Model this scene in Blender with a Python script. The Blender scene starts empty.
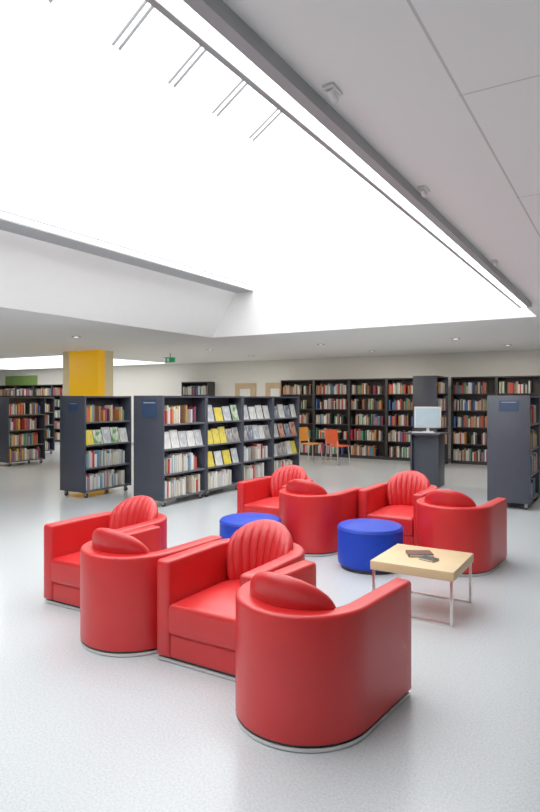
import bpy, bmesh, math, random
from mathutils import Matrix, Vector
random.seed(7)
scene = bpy.context.scene
try:
    scene.view_settings.view_transform = 'Standard'
    scene.view_settings.gamma = 1.16
except Exception:
    pass
COL = scene.collection

# ------------------------------------------------------------ materials
def mat(name, col, rough=0.5, metal=0.0, var=0.06, nscale=8.0, bump=0.0, bscale=200.0, spec=0.5, emit=None, es=0.0, coat=0.0):
    m = bpy.data.materials.new(name); m.use_nodes = True
    nt = m.node_tree; b = nt.nodes['Principled BSDF']
    b.inputs['Roughness'].default_value = rough
    b.inputs['Metallic'].default_value = metal
    b.inputs['Specular IOR Level'].default_value = spec
    b.inputs['Coat Weight'].default_value = coat
    tc = nt.nodes.new('ShaderNodeTexCoord')
    n = nt.nodes.new('ShaderNodeTexNoise'); n.inputs['Scale'].default_value = nscale
    n.inputs['Detail'].default_value = 3
    nt.links.new(tc.outputs['Object'], n.inputs['Vector'])
    r = nt.nodes.new('ShaderNodeValToRGB')
    r.color_ramp.elements[0].position = 0.3; r.color_ramp.elements[1].position = 0.7
    r.color_ramp.elements[0].color = tuple(c*(1-var) for c in col)+(1,)
    r.color_ramp.elements[1].color = tuple(min(1, c*(1+var)) for c in col)+(1,)
    nt.links.new(n.outputs['Fac'], r.inputs['Fac'])
    nt.links.new(r.outputs['Color'], b.inputs['Base Color'])
    if bump > 0:
        n2 = nt.nodes.new('ShaderNodeTexNoise'); n2.inputs['Scale'].default_value = bscale
        nt.links.new(tc.outputs['Object'], n2.inputs['Vector'])
        bp = nt.nodes.new('ShaderNodeBump'); bp.inputs['Strength'].default_value = bump
        bp.inputs['Distance'].default_value = 0.002
        nt.links.new(n2.outputs['Fac'], bp.inputs['Height'])
        nt.links.new(bp.outputs['Normal'], b.inputs['Normal'])
    if emit:
        b.inputs['Emission Color'].default_value = tuple(emit)+(1,)
        b.inputs['Emission Strength'].default_value = es
    return m

M_RED = mat('red_leather', (0.57, 0.012, 0.013), 0.36, var=0.05, nscale=5, bump=0.3, bscale=160)
M_RED2 = mat('red_leather_pleated', (0.55, 0.011, 0.013), 0.36, var=0.05, nscale=5, bump=0.3, bscale=160)
M_BLUE = mat('blue_leather', (0.002, 0.035, 0.44), 0.5, bump=0.2, spec=0.3)
M_BLUED = mat('blue_piping', (0.003, 0.02, 0.3), 0.5)
M_CHROME = mat('brushed_steel', (0.72, 0.70, 0.67), 0.28, 1.0, var=0.03)
M_BLACK = mat('black_plastic', (0.02, 0.02, 0.022), 0.5)
M_ANTH = mat('anthracite_laminate', (0.042, 0.047, 0.066), 0.45, var=0.05)
M_BOARD = mat('grey_shelf_board', (0.11, 0.115, 0.13), 0.45)
M_DARKW = mat('dark_brown_laminate', (0.025, 0.021, 0.024), 0.45)
M_WALL = mat('painted_wall', (0.80, 0.785, 0.74), 0.8, var=0.01)
M_WELL = mat('white_plaster', (0.84, 0.84, 0.83), 0.85, var=0.01)
M_MAPLE = mat('maple_wood', (0.66, 0.48, 0.26), 0.45, var=0.08, nscale=3)
M_DOORW = mat('beech_door', (0.55, 0.40, 0.24), 0.45, var=0.08, nscale=3)
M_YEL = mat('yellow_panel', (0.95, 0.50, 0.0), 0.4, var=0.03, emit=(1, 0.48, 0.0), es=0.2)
M_CREAM = mat('cream_paint', (0.85, 0.74, 0.45), 0.6, var=0.02)
M_GREEN = mat('green_panel', (0.20, 0.34, 0.08), 0.5)
M_WHITEP = mat('white_plastic', (0.8, 0.8, 0.8), 0.35, var=0.01)
M_GREYP = mat('grey_metal', (0.36, 0.37, 0.38), 0.4, var=0.02)
M_LGREY = mat('light_grey_metal', (0.66, 0.66, 0.66), 0.5, var=0.02)
M_SCREEN = mat('monitor_screen', (0.4, 0.5, 0.55), 0.2, emit=(0.55, 0.72, 0.8), es=0.25)
M_SIGN = mat('blue_sign', (0.025, 0.05, 0.11), 0.4)
M_EXIT = mat('exit_green', (0.0, 0.3, 0.12), 0.4, emit=(0.0, 0.5, 0.15), es=0.12)
M_LAMP = mat('lamp_tube', (1, 1, 1), 0.4, emit=(1, 0.98, 0.93), es=3.0)
M_GLAZE = mat('skylight_glazing', (1, 1, 1), 0.4, emit=(0.97, 0.99, 1.0), es=3.05)
M_GLAZE2 = mat('luminous_panel', (1, 1, 1), 0.4, emit=(1.0, 0.98, 0.93), es=1.8)
M_ORANGE = mat('orange_plastic', (0.82, 0.09, 0.02), 0.4)
M_AMBER = mat('amber_plastic', (0.75, 0.30, 0.05), 0.4)
M_PAGES = mat('paper_pages', (0.75, 0.7, 0.6), 0.8)
M_BROWN = mat('brown_cover', (0.10, 0.035, 0.02), 0.4, var=0.3, nscale=30)

def floor_mat():
    m = bpy.data.materials.new('speckled_vinyl_floor'); m.use_nodes = True
    nt = m.node_tree; b = nt.nodes['Principled BSDF']
    tc = nt.nodes.new('ShaderNodeTexCoord')
    n = nt.nodes.new('ShaderNodeTexNoise'); n.inputs['Scale'].default_value = 90; n.inputs['Detail'].default_value = 3
    n.inputs['Roughness'].default_value = 0.7
    nt.links.new(tc.outputs['Object'], n.inputs['Vector'])
    r = nt.nodes.new('ShaderNodeValToRGB')
    e = r.color_ramp.elements
    e[0].position = 0.36; e[0].color = (0.43, 0.46, 0.48, 1)
    e[1].position = 0.60; e[1].color = (0.54, 0.57, 0.59, 1)
    nt.links.new(n.outputs['Fac'], r.inputs['Fac'])
    nt.links.new(r.outputs['Color'], b.inputs['Base Color'])
    b.inputs['Roughness'].default_value = 0.22
    b.inputs['Specular IOR Level'].default_value = 0.42
    return m
M_FLOOR = floor_mat()

def ceil_mat():
    m = bpy.data.materials.new('tiled_ceiling'); m.use_nodes = True
    nt = m.node_tree; b = nt.nodes['Principled BSDF']; b.inputs['Roughness'].default_value = 0.85
    N = nt.nodes; L = nt.links
    tc = N.new('ShaderNodeTexCoord'); s = N.new('ShaderNodeSeparateXYZ'); L.new(tc.outputs['Object'], s.inputs[0])
    def mth(op, a, bb=None):
        n = N.new('ShaderNodeMath'); n.operation = op
        for i, v in enumerate((a, bb)):
            if v is None: continue
            if isinstance(v, (int, float)): n.inputs[i].default_value = v
            else: L.new(v, n.inputs[i])
        return n.outputs[0]
    fx = mth('PINGPONG', mth('ADD', s.outputs['X'], 0.54), 0.6)
    fy = mth('PINGPONG', mth('SUBTRACT', s.outputs['Y'], 2.28), 0.66)
    lx = mth('LESS_THAN', fx, 0.005); ly = mth('LESS_THAN', fy, 0.004)
    reg = mth('GREATER_THAN', s.outputs['X'], -0.55)
    ln = mth('MULTIPLY', mth('MAXIMUM', lx, ly), reg)
    mx = N.new('ShaderNodeMix'); mx.data_type = 'RGBA'
    mx.inputs['A'].default_value = (0.92, 0.92, 0.91, 1); mx.inputs['B'].default_value = (0.62, 0.62, 0.62, 1)
    L.new(ln, mx.inputs['Factor']); L.new(mx.outputs['Result'], b.inputs['Base Color'])
    return m
M_CEIL = ceil_mat()

PAL = [(0.72,0.70,0.66),(0.62,0.6,0.56),(0.55,0.05,0.04),(0.6,0.4,0.08),(0.05,0.12,0.35),(0.06,0.22,0.12),(0.03,0.03,0.035),
       (0.26,0.12,0.06),(0.4,0.35,0.28),(0.5,0.5,0.52),(0.12,0.28,0.40),(0.5,0.2,0.05),(0.32,0.04,0.10),(0.6,0.54,0.40)]
M_BK = [mat('book_cover_%s' % 'abcdefghijklmn'[i], c, 0.5, var=0.12, nscale=20) for i, c in enumerate(PAL)]

def cover_mat(name, c1, c2, c3, sc):
    m = bpy.data.materials.new(name); m.use_nodes = True
    nt = m.node_tree; b = nt.nodes['Principled BSDF']; b.inputs['Roughness'].default_value = 0.35
    tc = nt.nodes.new('ShaderNodeTexCoord')
    n = nt.nodes.new('ShaderNodeTexNoise'); n.inputs['Scale'].default_value = sc; n.inputs['Detail'].default_value = 1
    nt.links.new(tc.outputs['Object'], n.inputs['Vector'])
    r = nt.nodes.new('ShaderNodeValToRGB')
    e = r.color_ramp.elements
    e[0].position = 0.40; e[0].color = c1+(1,)
    e[1].position = 0.50; e[1].color = c2+(1,)
    x = e.new(0.62); x.color = c3+(1,)
    nt.links.new(n.outputs['Fac'], r.inputs['Fac']); nt.links.new(r.outputs['Color'], b.inputs['Base Color'])
    return m
M_CV = [cover_mat('cover_art_a', (0.6,0.6,0.6),(0.4,0.43,0.48),(0.5,0.5,0.5),2),
        cover_mat('cover_art_b', (0.7,0.55,0.04),(0.75,0.62,0.08),(0.55,0.42,0.08),2),
        cover_mat('cover_art_c', (0.12,0.16,0.24),(0.2,0.24,0.3),(0.45,0.48,0.5),2),
        cover_mat('cover_art_d', (0.5,0.1,0.06),(0.55,0.3,0.22),(0.5,0.42,0.35),2),
        cover_mat('cover_art_e', (0.72,0.72,0.7),(0.64,0.64,0.62),(0.55,0.55,0.52),2),
        cover_mat('cover_art_f', (0.2,0.2,0.22),(0.32,0.3,0.28),(0.5,0.47,0.42),2),
        cover_mat('cover_art_g', (0.12,0.3,0.12),(0.5,0.58,0.4),(0.7,0.7,0.65),2)]

# ------------------------------------------------------------ mesh helpers
def link(o): COL.objects.link(o); return o
def obj(name, me, m=None, parent=None, loc=(0,0,0), rot=(0,0,0)):
    if m is not None and len(me.materials) == 0: me.materials.append(m)
    o = bpy.data.objects.new(name, me); link(o)
    o.location = loc; o.rotation_euler = rot
    if parent: o.parent = parent
    return o
def bm_mesh(bm, name, smooth=False, ang=0.7):
    me = bpy.data.meshes.new(name); bm.normal_update(); bm.to_mesh(me); bm.free()
    if smooth:
        for p in me.polygons: p.use_smooth = True
        try: me.set_sharp_from_angle(angle=ang)
        except Exception: pass
    return me
def box_bm(bm, x0,x1,y0,y1,z0,z1, bev=0.0, seg=2):
    r = bmesh.ops.create_cube(bm, size=1)
    vs = r['verts']
    for v in vs:
        v.co = Vector(((x0+x1)/2+v.co.x*(x1-x0), (y0+y1)/2+v.co.y*(y1-y0), (z0+z1)/2+v.co.z*(z1-z0)))
    if bev > 0:
        es = set()
        for v in vs:
            for e in v.link_edges: es.add(e)
        bmesh.ops.bevel(bm, geom=list(es), offset=bev, segments=seg, affect='EDGES', profile=0.5)
def box(name, x0,x1,y0,y1,z0,z1, m, parent=None, bev=0.0, seg=2, **k):
    bm = bmesh.new(); box_bm(bm, x0,x1,y0,y1,z0,z1, bev, seg)
    return obj(name, bm_mesh(bm, name, bev > 0), m, parent, **k)
def cyl_bm(bm, p0, p1, r, seg=16, r2=None):
    p0 = Vector(p0); p1 = Vector(p1); d = p1-p0
    q = Vector((0,0,1)).rotation_difference(d.normalized()).to_matrix().to_4x4()
    M = Matrix.Translation((p0+p1)/2) @ q
    bmesh.ops.create_cone(bm, cap_ends=True, segments=seg, radius1=r, radius2=r if r2 is None else r2, depth=d.length, matrix=M)
def cyl(name, p0, p1, r, m, parent=None, seg=16, r2=None):
    bm = bmesh.new(); cyl_bm(bm, p0, p1, r, seg, r2)
    return obj(name, bm_mesh(bm, name, True), m, parent)
def lathe(name, prof, m, parent=None, seg=64):
    bm = bmesh.new(); rings = []
    for r, z in prof:
        if r < 1e-6: rings.append([bm.verts.new((0,0,z))])
        else: rings.append([bm.verts.new((r*math.cos(2*math.pi*i/seg), r*math.sin(2*math.pi*i/seg), z)) for i in range(seg)])
    for a, b in zip(rings, rings[1:]):
        for i in range(seg):
            j = (i+1) % seg
            if len(a) == 1 and len(b) == 1: continue
            if len(a) == 1: bm.faces.new((a[0], b[j], b[i]))
            elif len(b) == 1: bm.faces.new((a[i], a[j], b[0]))
            else: bm.faces.new((a[i], a[j], b[j], b[i]))
    bmesh.ops.recalc_face_normals(bm, faces=bm.faces)
    return obj(name, bm_mesh(bm, name, True, 0.9), m, parent)
def empty(name, label, cat, loc=(0,0,0), rot=0.0, group=None):
    e = bpy.data.objects.new(name, None); link(e); e.empty_display_size = 0.1
    e.location = loc; e.rotation_euler = (0,0,rot)
    e['label'] = label; e['category'] = cat
    if group: e['group'] = group
    return e
def tag(o, label, cat, group=None):
    o['label'] = label; o['category'] = cat
    if group: o['group'] = group
    return o
def struct(o, label=None, cat=None):
    o['kind'] = 'structure'
    if label: o['label'] = label
    if cat: o['category'] = cat
    return o
def clone(root, loc, rot=None, label=None):
    kids = list(root.children)
    r = root.copy(); link(r); r.location = loc
    if rot is not None: r.rotation_euler = (0,0,rot)
    if label: r['label'] = label
    for k in kids:
        c = k.copy(); link(c); c.parent = r
        for kk in k.children:
            cc = kk.copy(); link(cc); cc.parent = c
    return r

# ------------------------------------------------------------ room shell (building axes; camera yawed)
CH = 2.68
UL, UR, VN, VF = -24.0, 3.5, -4.0, 14.98
SL, SR, SN, SF = -6.63, -1.10, -1.0, 8.96   # skylight opening
struct(box('floor', UL, UR, VN, VF, -0.1, 0, M_FLOOR), 'pale grey speckled vinyl floor', 'floor')
struct(box('wall_back', UL, UR, VF, VF+0.15, 0, CH, M_WALL), 'cream painted wall behind the bookcases', 'wall')
struct(box('wall_left', UL-0.15, UL, VN, VF+0.15, 0, CH, M_WALL), 'cream painted wall', 'wall')
struct(box('wall_right', UR, UR+0.15, VN, VF+0.15, 0, CH, M_WALL), 'cream painted wall', 'wall')
struct(box('wall_front', UL, UR, VN-0.15, VN, 0, CH, M_WALL), 'cream painted wall', 'wall')
struct(box('baseboard_back', UL, UR, VF-0.015, VF, 0, 0.08, M_GREYP), 'grey skirting', 'baseboard')
bm = bmesh.new()
T = 0.12
box_bm(bm, UL-.15, SL, VN-.15, VF+.15, CH, CH+T)
box_bm(bm, SR, UR+.15, VN-.15, VF+.15, CH, CH+T)
box_bm(bm, SL, SR, SF, VF+.15, CH, CH+T)
box_bm(bm, SL, SR, VN-.15, SN, CH, CH+T)
struct(obj('ceiling', bm_mesh(bm, 'ceiling'), M_CEIL), 'white suspended ceiling around the skylight opening', 'ceiling')
def poly_extrude_y(name, prof, y0, y1, m):
    bm = bmesh.new()
    a = [bm.verts.new((x, y0, z)) for x, z in prof]; b = [bm.verts.new((x, y1, z)) for x, z in prof]
    n = len(prof)
    bm.faces.new(a); bm.faces.new(b[::-1])
    for i in range(n):
        bm.faces.new((a[i], a[(i+1) % n], b[(i+1) % n], b[i]))
    bmesh.ops.recalc_face_normals(bm, faces=bm.faces)
    return obj(name, bm_mesh(bm, name), m)
ZT = 4.7
struct(poly_extrude_y('wall_skylight_left', [(SL+.004, CH+.002), (SL+.55, 3.51), (SL+.40, 3.53), (SL+.40, ZT), (SL-.1, ZT), (SL-.1, CH+T+.01), (SL+.004, CH+T+.01)], SN, SF, M_WELL), 'white sloping plaster reveal of the skylight', 'wall')
struct(box('wall_skylight_right', SR, SR+0.1, SN, SF, CH+T, ZT, M_WELL), 'white skylight reveal', 'wall')
struct(box('wall_skylight_far', SL-.1, SR+.1, SF-.014, SF+0.1, CH+.002, ZT, M_WELL), 'white plaster end wall of the skylight', 'wall')
struct(box('wall_skylight_near', SL-.1, SR+.1, SN-0.1, SN+.014, CH+.002, ZT, M_WELL), 'white skylight reveal', 'wall')
struct(box('window_1', SL-.1, SR+.1, SN-.1, SF+.1, ZT, ZT+0.05, M_GLAZE), 'bright opal skylight glazing', 'skylight')
struct(box('window_2', -20, -12.5, 10.6, 14.4, CH-0.02, CH-0.001, M_GLAZE2), 'distant luminous skylight panel in the ceiling', 'skylight')
for k, v in enumerate((2.7, 3.35, 4.0, 4.63, 5.27)):
    bm = bmesh.new()
    cyl_bm(bm, (-3.40, v-.035, 4.26), (-2.96, v-.035, 4.54), 0.014, 10)
    cyl_bm(bm, (-3.40, v+.035, 4.26), (-2.96, v+.035, 4.54), 0.014, 10)
    o = obj('trim_%d' % (k+1), bm_mesh(bm, 'strut', True), M_GREYP)
    struct(o, 'slim grey twin glazing strut', 'strut')
# cornice lamps: opal strip between two grey lips
def left_lamp():
    u0 = SL+.552; v0 = SN+.02; L = SF-.02-v0
    e = empty('linear_lamp', 'long linear lamp along the sloping skylight reveal', 'lamp', (u0, v0, 3.455))
    box('lamp_housing', 0, .36, 0, L, 0, .022, M_GREYP, e)
    box('lamp_tube', 0.20, .352, 0.02, L-0.02, .023, .082, M_LAMP, e)
    box('lamp_lip', .18, .36, 0, L, .083, .105, M_GREYP, e)
def right_lamp():
    u0 = SR-.005; v0 = SN+.02; L = 7.6-v0
    e = empty('linear_lamp', 'long linear lamp strip along the skylight edge', 'lamp', (u0, v0, CH-.05))
    box('lamp_housing', .068, .115, 0, L, -.004, .048, M_GREYP, e)
    box('lamp_tube', 0.006, .067, 0.02, L-0.02, 0.0, .048, M_LAMP, e)
    box('lamp_lip', -.018, .005, 0, L, -.004, .048, M_GREYP, e)
left_lamp(); right_lamp()
spot0 = None
for (u, v) in ((-0.93, 1.99), (-0.95, 3.18), (-0.95, 5.15)):
    if spot0 is None:
        spot0 = empty('ceiling_spotlight', 'small white spotlight fixed under the ceiling edge', 'spotlight', (u, v, CH))
        box('mount_plate', -.022, .022, -.045, .045, -.012, -0.001, M_WHITEP, spot0, bev=.003)
        cyl('spot_head', (0, -.03, -.012), (-.005, .03, -.028), .015, M_WHITEP, spot0)
    else: clone(spot0, (u, v, CH))
dl0 = None
for (u, v) in ((-8.2, 11.0), (-5.5, 11.2), (-2.8, 11.4), (-0.6, 11.4), (-8.5, 13.2), (-5.2, 13.3), (-2.2, 13.3), (-10.8, 12.5), (-8.6, 7.5), (-10.5, 7.0), (-13.0, 8.5), (-15.5, 9.0)):
    if dl0 is None:
        dl0 = empty('recessed_downlight', 'small round recessed ceiling downlight', 'downlight', (u, v, CH))
        lathe('trim_ring', [(0.055, -.001), (0.085, -.001), (0.085, -.012), (0.055, -.012), (0.055, -.001)], M_GREYP, dl0, 24)
        lathe('lens', [(0, -.006), (0.054, -.006), (0.054, -.002), (0, -.002)], M_LAMP, dl0, 24)
    else: clone(dl0, (u, v, CH))
    ld = bpy.data.lights.new('downlight_lamp', 'AREA'); ld.shape = 'DISK'; ld.size = 0.12; ld.energy = 19; ld.color = (1, 0.92, 0.81)
    lo = bpy.data.objects.new('downlight_lamp', ld); link(lo); lo.location = (u, v, CH-0.03)

e = empty('exit_sign', 'small green emergency exit sign hanging from ceiling', 'sign', (-9.8, 11.5, CH))
box('sign_plate', -.14, .14, -.02, .02, -.22, -.10, M_EXIT, e)
box('hanger', -.01, .01, -.01, .01, -.10, -.001, M_GREYP, e)
box('pictogram', -.09, -.02, -.024, -.02, -.20, -.12, M_WHITEP, e)

for i, (a, b2) in enumerate(((-10.2, -9.47), (-9.13, -8.47))):
    d = box('door_%d' % (i+1), a, b2, VF-0.05, VF-0.001, 0.0, 2.02, M_DOORW); struct(d, 'light wooden door', 'door')
    box('door_glass', a+.18, b2-.18, VF-0.056, VF-0.05, 1.0, 1.85, M_WHITEP, d)
struct(box('trim_20', -21.2, -19.3, VF-0.03, VF-0.001, 1.9, 2.45, M_GREEN), 'green wall panel', 'wall panel')
struct(box('wall_column', -11.7, -10.5, 9.80, 10.27, 0, CH, M_CREAM), 'cream rectangular column', 'column')
bm = bmesh.new(); box_bm(bm, -11.45, -10.475, 9.775, 9.799, 0, CH-.001); box_bm(bm, -10.499, -10.475, 9.799, 9.98, 0, CH-.001)
struct(obj('trim_21', bm_mesh(bm, 'trim_21'), M_YEL), 'bright yellow column facing', 'column facing')

# ------------------------------------------------------------ tub armchairs
R_OUT = 0.345; S_LEN = 0.48; TH = 0.10; HARM = 0.60
def build_armchair():
    e = empty('armchair', 'red leather tub armchair', 'armchair')
    bm = bmesh.new()
    path = []
    rm = R_OUT-TH/2
    ns = 8
    for i in range(ns): path.append((Vector((-rm, -S_LEN+S_LEN*i/ns, 0)), Vector((-1, 0, 0))))
    na = 40
    for i in range(na+1):
        a = math.pi - math.pi*i/na
        n = Vector((math.cos(a), math.sin(a), 0)); path.append((n*rm, n))
    for i in range(1, ns+1): path.append((Vector((rm, -S_LEN*i/ns, 0)), Vector((1, 0, 0))))
    rr = 0.02
    def prof():
        h = TH/2; pts = []
        pts.append((h, 0.036)); pts.append((h, 0.3))
        for k in range(5):
            a = math.pi/2*k/4; pts.append((h-rr+rr*math.cos(a), HARM-rr+rr*math.sin(a)))
        for k in range(5):
            a = math.pi/2+math.pi/2*k/4; pts.append((-h+rr+rr*math.cos(a), HARM-rr+rr*math.sin(a)))
        pts.append((-h, 0.3)); pts.append((-h, 0.036))
        return pts
    P = prof(); rings = []
    def ring(c, n, inset=0.0):
        out = []
        for o, z in P:
            sgn = 1 if o > 0 else -1
            oo = sgn*max(0, abs(o)-inset); zz = z if z < 0.1 else min(z, HARM)-inset*(1 if z > .5 else 0)
            if z < 0.1: zz = z+inset
            q = c+n*oo; out.append(bm.verts.new((q.x, q.y, zz)))
        return out
    for t in (0.018, 0.010, 0.004): rings.append(ring(path[0][0], path[0][1], t))
    for c, n in path: rings.append(ring(c, n, 0.0))
    for t in (0.004, 0.010, 0.018): rings.append(ring(path[-1][0], path[-1][1], t))
    def setshift(rg, s):
        for v in rg: v.co.y = -S_LEN - s
    for rg, s in zip((rings[3], rings[2], rings[1], rings[0]), (0, .009, .014, .017)): setshift(rg, s)
    for rg, s in zip((rings[-4], rings[-3], rings[-2], rings[-1]), (0, .009, .014, .017)): setshift(rg, s)
    for a, b in zip(rings, rings[1:]):
        for k in range(len(P)):
            kk = (k+1) % len(P)
            bm.faces.new((a[k], a[kk], b[kk], b[k]))
    bm.faces.new(rings[0]); bm.faces.new(rings[-1][::-1])
    bmesh.ops.recalc_face_normals(bm, faces=bm.faces)
    obj('shell', bm_mesh(bm, 'armchair_shell', True, 1.0), M_RED, e)
    ri = R_OUT-TH
    def dshape(name, w, y0, r, z0, z1, m, bev, bulge=0.0):
        bm = bmesh.new()
        N = 28
        pts = [(-w, y0)] + [(r*math.cos(math.pi-math.pi*i/N)*w/r, r*math.sin(math.pi-math.pi*i/N)) for i in range(N+1)] + [(w, y0)]
        layers = []
        for k in range(5):
            a = math.pi/2*k/4; layers.append((bev*(1-math.sin(a)), z0+bev*(1-math.cos(a))))
        for k in range(7):
            a = math.pi/2*k/6; layers.append((bev*(1-math.cos(a)), z1-bev+bev*math.sin(a)))
        cx, cy = 0, (y0+r)/2-0.05
        lp = []
        for ins, z in layers:
            row = []
            for x, y in pts:
                sx = 1-ins/w; sy = 1-ins/((r-y0)/2)
                row.append(bm.verts.new((x*sx, cy+(y-cy)*sy, z)))
            lp.append(row)
        n = len(pts)
        for a, b in zip(lp, lp[1:]):
            for k in range(n): bm.faces.new((a[k], a[(k+1) % n], b[(k+1) % n], b[k]))
        bm.faces.new(lp[0][::-1])
        last = lp[-1]
        for q, (s, dz) in enumerate(((0.8, .5), (0.5, .85), (0.2, 1.0))):
            row = [bm.verts.new((v.co.x*s, cy+(v.co.y-cy)*s, z1+bulge*dz)) for v in lp[-1]]
            for k in range(n): bm.faces.new((last[k], last[(k+1) % n], row[(k+1) % n], row[k]))
            last = row
        bm.faces.new(last)
        bmesh.ops.recalc_face_normals(bm, faces=bm.faces)
        return obj(name, bm_mesh(bm, name, True, 0.9), m, e)
    dshape('seat_base', ri-.003, -S_LEN-0.004, ri-.01, 0.036, 0.17, M_RED, 0.012)
    dshape('seat_cushion', ri-.004, -S_LEN-0.022, ri-.02, 0.167, 0.36, M_RED, 0.035, 0.024)
    bm = bmesh.new()
    NS, NT = 108, 16; NPL = 9
    def pt(s, t, side):
        x = s*(0.185+0.06*min(1, t*1.4))
        zt = 0.575+0.17*math.sqrt(max(0, 1-s*s))
        zb = 0.33
        z = zb+(zt-zb)*t
        y = 0.165-0.115*s*s+0.075*t*t
        w = 0.062*math.sqrt(max(0, 1-s**6))*math.sqrt(max(0, 1-abs(2*t-1)**3.5))
        if side > 0:
            pl = abs(math.sin(math.pi*NPL*(s+1)/2))
            w = w*(0.90+0.16*pl**0.45)
        return Vector((x, y-side*w, z))
    G = {}
    for side in (1, -1):
        for i in range(NS+1):
            for j in range(NT+1):
                s = -1+2*i/NS; t = 0.5-0.5*math.cos(math.pi*j/NT)
                if side < 0 and (i in (0, NS) or j in (0, NT)): G[side, i, j] = G[1, i, j]; continue
                G[side, i, j] = bm.verts.new(pt(s, t, side))
    for side in (1, -1):
        for i in range(NS):
            for j in range(NT):
                q = [G[side, i, j], G[side, i+1, j], G[side, i+1, j+1], G[side, i, j+1]]
                bm.faces.new(q)
    bmesh.ops.recalc_face_normals(bm, faces=bm.faces)
    obj('backrest', bm_mesh(bm, 'armchair_backrest', True, 1.2), M_RED2, e)
    def dring(name, off, z0, z1, m):
        bm = bmesh.new(); N = 36
        w = R_OUT-off
        pts = [(-w, -S_LEN+off)]+[(w*math.cos(math.pi-math.pi*i/N), w*math.sin(math.pi-math.pi*i/N)) for i in range(N+1)]+[(w, -S_LEN+off)]
        a = [bm.verts.new((x, y, z0)) for x, y in pts]; b = [bm.verts.new((x, y, z1)) for x, y in pts]
        n = len(pts)
        bm.faces.new(a[::-1]); bm.faces.new(b)
        for k in range(n): bm.faces.new((a[k], a[(k+1) % n], b[(k+1) % n], b[k]))
        bmesh.ops.recalc_face_normals(bm, faces=bm.faces)
        obj(name, bm_mesh(bm, name, True, .6), m, e)
    dring('base_plate', 0.002, 0.005, 0.022, M_CHROME)
    dring('glide', 0.03, 0.0, 0.005, M_BLACK)
    dring('plinth', 0.010, 0.022, 0.036, M_BLACK)
    return e
chair = build_armchair()
PI = math.pi
D = math.radians
CH_POS = [(-1.376, 2.63, PI-D(6), 'red leather tub armchair, rounded back turned to a pleated one'),
          (-2.066, 3.195, 0, 'red leather tub armchair with pleated backrest, between two reversed ones'),
          (-2.786, 2.92, PI-D(3), 'red leather tub armchair, rounded back beside a facing one'),
          (-3.478, 3.51, 0, 'red leather tub armchair with pleated backrest at row end'),
          (-1.40, 5.649, PI-D(5), 'red leather tub armchair, rounded back by the coffee table'),
          (-2.112, 6.378, 0, 'red leather tub armchair with pleated backrest behind blue pouf'),
          (-2.835, 5.569, PI-D(2), 'red leather tub armchair, rounded back between blue poufs'),
          (-3.532, 6.20, 0, 'red leather tub armchair with pleated backrest near the bookcases')]
chair['group'] = 'red tub armchairs'
for i, (u, v, r, lb) in enumerate(CH_POS):
    if i == 0:
        chair.location = (u, v, 0); chair.rotation_euler = (0, 0, r); chair['label'] = lb
    else: clone(chair, (u, v, 0), r, lb)

# ------------------------------------------------------------ poufs
def build_pouf():
    e = empty('pouf', 'round blue leather pouf', 'pouf', group='blue poufs')
    R, H = 0.30, 0.41
    prof = [(0, .03), (R-.02, .03), (R-.004, .045)]
    prof += [(R, .07), (R, .2), (R, H-.05)]
    for k in range(1, 7):
        a = math.pi/2*k/6; prof.append((R-.03+.03*math.cos(a), H-.05+.03*math.sin(a)))
    prof += [(R-.1, H-.006), (.1, H), (0, H)]
    lathe('upholstery', prof, M_BLUE, e)
    t = []
    for k in range(9):
        a = 2*math.pi*k/8; t.append((R-.001+.005*math.cos(a), H-.05+.005*math.sin(a)))
    lathe('piping', t, M_BLUED, e)
    lathe('base_disc', [(0, 0), (R-.03, 0), (R-.03, .03), (0, .03)], M_BLACK, e)
    return e
pf = build_pouf(); pf.location = (-2.066, 5.24, 0); pf['label'] = 'round blue leather pouf beside the coffee table'
clone(pf, (-3.18, 4.92, 0), 0.3, 'round blue leather pouf behind the red armchairs')

# ------------------------------------------------------------ coffee table
e = empty('coffee_table', 'low square maple coffee table with steel frame legs', 'table', (-1.325, 4.42, 0))
h = .30; ZT2 = 0.375
box('table_top', -h, h, -h, h, ZT2-.065, ZT2, M_MAPLE, e, bev=.004)
for (x, y) in ((-h+.02, -h+.02), (-h+.02, h-.02), (h-.02, -h+.02), (h-.02, h-.02)):
    box('leg', x-.009, x+.009, y-.009, y+.009, 0.0, ZT2-.065, M_CHROME, e, bev=.002)
for y in (-h+.02, h-.02):
    box('floor_rail', -h+.029, h-.029, y-.009, y+.009, 0.0, .016, M_CHROME, e, bev=.002)
e = empty('book', 'dark brown book lying closed on the coffee table', 'book', (-1.36, 4.45, ZT2+.001), 0.5)
box('cover', -.09, .09, -.065, .065, 0, .004, M_BROWN, e); box('pages', -.085, .088, -.062, .062, .004, .018, M_PAGES, e)
box('front_cover', -.09, .09, -.065, .065, .018, .022, M_BROWN, e); box('spine', -.093, -.088, -.065, .065, 0, .022, M_BROWN, e)
e = empty('book', 'small dark book resting beside another on the table', 'book', (-1.26, 4.35, ZT2+.001), -0.3)
box('cover', -.06, .06, -.04, .04, 0, .003, M_BROWN, e); box('pages', -.055, .058, -.038, .038, .003, .012, M_PAGES, e)
box('front_cover', -.06, .06, -.04, .04, .012, .015, M_BLACK, e)

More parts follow.
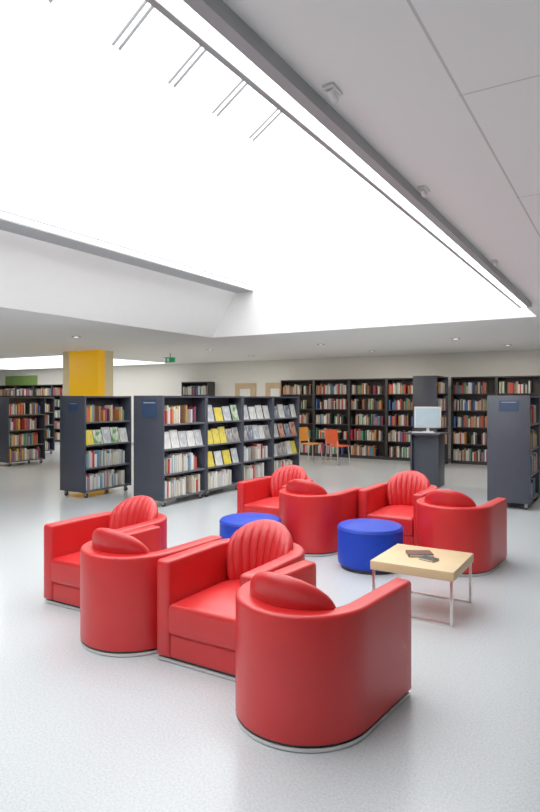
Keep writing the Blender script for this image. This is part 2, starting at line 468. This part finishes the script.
# ------------------------------------------------------------ bookcases
LV = [0.12, 0.47, 0.83, 1.19]
def build_case(L, D, H, levels, m, mb, double, label, castor=True):
    """local: x 0..L length, y 0..D depth (front at y=0)"""
    e = empty('bookcase', label, 'bookcase')
    z0 = 0.09 if castor else 0.0
    box('side_panel', 0.001, .03, 0, D, z0, H, m, e, bev=.002)
    box('side_panel', L-.03, L-.001, 0, D, z0, H, m, e, bev=.002)
    if double: box('back_panel', .03, L-.03, D/2-.01, D/2+.01, z0, H-.03, m, e)
    else: box('back_panel', .03, L-.03, D-.02, D, z0, H-.03, m, e)
    box('top_board', .03, L-.03, 0.0, D, H-.03, H-.003, m, e)
    box('plinth_rail', .03, L-.03, 0.02, D-.02, z0, levels[0]-.025, m, e)
    for z in levels:
        box('shelf', .03, L-.03, 0.012, D-.012, z-.024, z, mb, e)
    if castor:
        for x in (.08, L-.08):
            for y in (.06, D-.06):
                o = cyl('castor', (x-.014, y, .035), (x+.014, y, .035), .035, M_BLACK, e, 14)
                box('castor_fork', x-.02, x+.02, y-.02, y+.02, .03, .089, M_GREYP, o)
    return e
ROT = PI/2
low = build_case(1.02, .57, 1.60, LV, M_ANTH, M_BOARD, True, 'dark grey double-sided low bookcase on castors')
low['group'] = 'low bookcases'
LB = 1.025
low.location = (-5.696, 6.53, 0); low.rotation_euler = (0, 0, ROT)
for k in range(1, 4): clone(low, (-5.696, 6.53+LB*k, 0), ROT)
clone(low, (-7.25, 6.49, 0), ROT, 'dark grey double-sided low bookcase standing alone on castors')
clone(low, (-1.19, 8.97, 0), ROT); clone(low, (-1.19, 8.97+LB, 0), ROT)
clone(low, (-12.18, 8.66, 0), ROT); clone(low, (-14.0, 9.4, 0), ROT); clone(low, (-14.0, 9.4+LB, 0), ROT)
LVT = [0.08, 0.48, 0.88, 1.28, 1.68]
BW = 1.035
tall = build_case(BW, .35, 2.08, LVT, M_DARKW, M_DARKW, False, 'tall dark bookcase against the wall filled with books', castor=False)
tall['group'] = 'tall wall bookcases'
TV = VF-.352-.02
tall_us = [-8.43, -8.43+BW, -8.43+2*BW, -8.43+3*BW, -3.70, -3.70+BW, -3.70+2*BW, -3.70+3*BW, -12.0]
tall_us += [-17+BW*k*-1 for k in range(5)]
tall.location = (tall_us[0], TV, 0)
for u in tall_us[1:]: clone(tall, (u, TV, 0), 0)
tdbl = build_case(1.0, .55, 2.08, LVT, M_ANTH, M_DARKW, True, 'tall dark grey double-sided bookcase projecting from the wall', castor=False)
tdbl.location = (-3.74, 13.52, 0); tdbl.rotation_euler = (0, 0, ROT)

def end_sign(u, v, w, hgt, z, label):
    o = box('sign', -w/2, w/2, -.006, 0, 0, hgt, M_SIGN); o.location = (u, v-.001, z); tag(o, label, 'sign')
    box('sign_stripe', -w/2+.03, w/2-.03, -.008, -.006, hgt*.80, hgt*.86, M_GREYP, o)
end_sign(-5.95, 6.53, .28, .26, 1.28, 'dark blue sign on the bookcase end panel')
end_sign(-7.50, 6.49, .22, .14, 1.36, 'small dark blue sign on the bookcase end panel')
end_sign(-1.47, 8.97, .26, .15, 1.38, 'dark blue sign on the bookcase end panel')

# ------------------------------------------------------------ books
def unit_book(mt):
    bm = bmesh.new()
    box_bm(bm, -.5, .5, 0, 1, 0, 1)
    bm.faces.ensure_lookup_table()
    me = bpy.data.meshes.new('book')
    bm.normal_update()
    for f in list(bm.faces):
        if f.normal.z > .9 or f.normal.y > .9:
            bmesh.ops.inset_individual(bm, faces=[f], thickness=.08, depth=-.015)
            f.material_index = 1
    bm.to_mesh(me); bm.free()
    me.materials.append(mt); me.materials.append(M_PAGES)
    return me
BOOKM = [unit_book(m) for m in M_BK]
def unit_mag(mt):
    bm = bmesh.new(); box_bm(bm, -.5, .5, 0, 1, 0, 1)
    me = bpy.data.meshes.new('magazine'); bm.to_mesh(me); bm.free(); me.materials.append(mt); return me
MAGM = [unit_mag(m) for m in M_CV]
ncount = [0]
def spines(case_loc, rot, x0, x1, z, fill, group, pal=None, hmax=.27, yoff=.02, stuff=None, tmin=.022, tmax=.045):
    x = x0+random.uniform(0, .02); end = x0+(x1-x0)*fill
    c, s = math.cos(rot), math.sin(rot)
    while True:
        t = random.uniform(tmin, tmax)
        if x+t > end: break
        hh = random.uniform(.66, 1.0)*hmax; dp = random.uniform(.13, .19)
        lx = x+t/2; ly = yoff+random.uniform(0, .03)
        ci = random.choice(pal) if pal else random.randrange(len(PAL))
        if stuff is None:
            o = bpy.data.objects.new('book', BOOKM[ci]); link(o)
            o.location = (case_loc[0]+c*lx-s*ly, case_loc[1]+s*lx+c*ly, z+.001)
            o.rotation_euler = (0, 0, rot); o.scale = (t-.002, dp, hh)
            o['label'] = 'upright book showing its spine on bookcase shelf'; o['category'] = 'book'; o['group'] = group
            ncount[0] += 1
        else:
            stuff.append((case_loc, c, s, x+.001, x+t-.001, ly, ly+dp, z+.001, z+.001+hh, ci))
        x += t+(random.uniform(.03, .14) if random.random() < .07 else 0)
def faces_out(case_loc, rot, x0, x1, z, n, group, pal=None, hh=.27):
    c, s = math.cos(rot), math.sin(rot); step = (x1-x0)/n
    for k in range(n):
        w = min(step-.015, random.uniform(.17, .21)); lx = x0+step*(k+.5); ly = .03
        o = bpy.data.objects.new('magazine', MAGM[random.choice(pal) if pal else random.randrange(len(MAGM))]); link(o)
        o.location = (case_loc[0]+c*lx-s*ly, case_loc[1]+s*lx+c*ly, z+.002)
        o.rotation_euler = (math.radians(-14), 0, rot)
        o.scale = (w, .008, hh*random.uniform(.82, 1.0))
        o['label'] = 'magazine displayed face out leaning on the shelf'; o['category'] = 'magazine'; o['group'] = group
X0, X1 = .04, .98
nm = {3: 'top', 2: 'second', 1: 'third', 0: 'bottom'}
WHITEY = [0, 1, 9, 13, 0, 1, 8, 2, 10]
plan = [
    {3: ('s', [2, 0, 12, 5, 13, 2, 7, 3, 6]), 2: ('f', [0, 4, 2, 5, 4]), 1: ('s', WHITEY), 0: ('s', WHITEY)},
    {3: ('f', [1, 2, 0, 6, 3]), 2: ('f', [2, 5, 1, 1, 4]), 1: ('f', [1, 4, 4, 0]), 0: ('s', [0, 1, 9, 13])},
    {3: ('f', [5, 2, 4, 0]), 2: ('f', [2, 0, 5, 4]), 1: ('s', WHITEY), 0: ('s', WHITEY)},
    {3: ('f', [1, 2, 4, 5]), 2: ('f', [3, 0, 2]), 1: ('f', [4, 0, 1, 5]), 0: ('s', WHITEY)}]
for k, pl in enumerate(plan):
    loc = (-5.696, 6.53+LB*k)
    for lv, (ty, pal) in pl.items():
        g = 'books on the %s shelf of the long low bookcase run' % nm[lv]
        if ty == 's': spines(loc, ROT, X0, X1, LV[lv], random.uniform(.75, .98), g, pal, .27, tmin=.02, tmax=.042)
        else: faces_out(loc, ROT, X0, X1, LV[lv], random.choice((4, 5)), 'magazines displayed face out', pal)
loc = (-7.25, 6.49)
for lv in range(4):
    g = 'books on the %s shelf of the single low bookcase' % nm[lv]
    if lv == 2: faces_out(loc, ROT, X0, X1, LV[lv], 5, 'magazines displayed face out', [4, 0, 1, 4, 6])
    else: spines(loc, ROT, X0, X1, LV[lv], random.uniform(.9, 1), g, WHITEY if lv < 3 else None, .27, tmin=.02, tmax=.045)
ST = []
for l in ((-1.19, 8.97), (-1.19, 8.97+LB), (-12.18, 8.66), (-14.0, 9.4), (-14.0, 9.4+LB)):
    for lv in range(4): spines(l, ROT, X0, X1, LV[lv], random.uniform(.85, 1), '', None, .28, stuff=ST)
for u in tall_us:
    for z in LVT: spines((u, TV), 0, .04, BW-.04, z, random.uniform(.72, 1), '', [0,1,2,6,7,8,9,13,7,8,4,5,12,6,11], .28, stuff=ST)
for z in LVT: spines((-3.74, 13.52), ROT, X0, .96, z, random.uniform(.85, 1), '', None, .28, stuff=ST)
verts, faces, mi = [], [], []
for (cl, c, s, xa, xb, ya, yb, za, zb, ci) in ST:
    b = len(verts)
    for z in (za, zb):
        for (x, y) in ((xa, ya), (xb, ya), (xb, yb), (xa, yb)):
            verts.append((cl[0]+c*x-s*y, cl[1]+s*x+c*y, z))
    faces += [(b, b+3, b+2, b+1), (b+4, b+5, b+6, b+7), (b, b+1, b+5, b+4), (b+1, b+2, b+6, b+5), (b+2, b+3, b+7, b+6), (b+3, b, b+4, b+7)]
    mi += [ci, len(PAL), ci, ci, ci, ci]
me = bpy.data.meshes.new('books'); me.from_pydata(verts, [], faces)
for m in M_BK: me.materials.append(m)
me.materials.append(M_PAGES)
for p, i in zip(me.polygons, mi): p.material_index = i
o = obj('books', me); o['kind'] = 'stuff'; tag(o, 'many upright books filling the tall dark bookcases', 'books')
print('individual books', ncount[0], 'stuff', len(ST))

# ------------------------------------------------------------ computer kiosk
KU = -3.13
e = empty('computer_desk', 'dark grey standing computer desk', 'desk', (KU, 10.5, 0))
box('side_panel', -.25, -.22, 0, .42, 0, .92, M_ANTH, e, bev=.002)
box('side_panel', .22, .25, 0, .42, 0, .92, M_ANTH, e, bev=.002)
box('front_panel', -.22, .22, .10, .13, 0.03, .92, M_ANTH, e)
box('desk_top', -.32, .32, -.12, .44, .92, .95, M_ANTH, e, bev=.003)
mo = empty('computer_monitor', 'white-framed flat computer monitor on the standing desk', 'monitor', (KU, 10.72, .951), 0.2)
box('foot', -.1, .1, -.09, .09, 0, .015, M_WHITEP, mo, bev=.004)
box('neck', -.025, .025, .02, .05, .015, .2, M_WHITEP, mo)
box('bezel', -.235, .235, -.02, .02, .08, .46, M_WHITEP, mo, bev=.006)
box('screen', -.205, .205, -.023, -.019, .115, .43, M_SCREEN, mo)
kb = box('keyboard', -.2, .2, -.07, .07, 0, .018, M_WHITEP, None, bev=.004); kb.location = (KU, 10.49, .951); tag(kb, 'pale computer keyboard on the standing desk', 'keyboard')

# ------------------------------------------------------------ far plastic chairs and table
def build_side_chair(m, label):
    e = empty('side_chair', label, 'chair')
    box('seat', -.21, .21, -.21, .21, .43, .455, m, e, bev=.012)
    bm = bmesh.new()
    N = 10; rows = []
    for j in range(6):
        z = .50+.34*j/5; rows.append([(-.2+.4*i/N, .20+.035*(1-((i-N/2)/(N/2))**2)+.05*j/5, z) for i in range(N+1)])
    vv = [[[bm.verts.new((p[0], p[1]+dy, p[2])) for p in r] for r in rows] for dy in (0, .014)]
    for a in range(2):
        for j in range(5):
            for i in range(N): bm.faces.new((vv[a][j][i], vv[a][j][i+1], vv[a][j+1][i+1], vv[a][j+1][i]))
    for i in range(N):
        for j in (0, 5): bm.faces.new((vv[0][j][i], vv[0][j][i+1], vv[1][j][i+1], vv[1][j][i]))
    for j in range(5):
        for i in (0, N): bm.faces.new((vv[0][j][i], vv[0][j+1][i], vv[1][j+1][i], vv[1][j][i]))
    bmesh.ops.recalc_face_normals(bm, faces=bm.faces)
    obj('backrest', bm_mesh(bm, 'side_chair_back', True, .6), m, e)
    for sx in (-1, 1):
        cyl('leg', (sx*.2, -.2, 0), (sx*.17, -.17, .43), .011, M_CHROME, e, 10)
        cyl('leg', (sx*.2, .24, 0), (sx*.18, .19, .43), .011, M_CHROME, e, 10)
        cyl('back_post', (sx*.18, .19, .43), (sx*.18, .225, .56), .011, M_CHROME, e, 10)
    return e
def uv(px, d):
    X = (px-270)/600*d
    return (.8572*X-.515*d, .515*X+.8572*d)
c1 = build_side_chair(M_ORANGE, 'orange plastic side chair with steel legs'); c1.location = uv(338, 14.2)+(0,); c1.rotation_euler = (0, 0, PI*0.9)
c2 = build_side_chair(M_AMBER, 'amber moulded side chair beside the small table'); c2.location = uv(311, 14.9)+(0,); c2.rotation_euler = (0, 0, PI*.45)
tb = empty('reading_table', 'small light wood reading table', 'table', uv(331, 15.25)+(0,))
lathe('table_top', [(0, .71), (.26, .71), (.26, .735), (0, .735)], M_MAPLE, tb, 32)
cyl('pedestal', (0, 0, .02), (0, 0, .71), .03, M_CHROME, tb)
lathe('foot', [(0, 0), (.2, 0), (.2, .02), (0, .02)], M_CHROME, tb, 32)

# ------------------------------------------------------------ world, camera
w = bpy.data.worlds.new('World'); scene.world = w; w.use_nodes = True
w.node_tree.nodes['Background'].inputs['Color'].default_value = (0.9, 0.95, 1, 1)
w.node_tree.nodes['Background'].inputs['Strength'].default_value = 1.0
cam = bpy.data.cameras.new('Camera'); co = bpy.data.objects.new('Camera', cam); link(co)
co.location = (0, 0, 1.55); co.rotation_euler = (math.radians(90), 0, math.radians(31))
cam.sensor_width = 36; cam.sensor_fit = 'AUTO'; cam.lens = 600/812*36
cam.shift_y = -7/812; cam.clip_start = 0.05
scene.camera = co
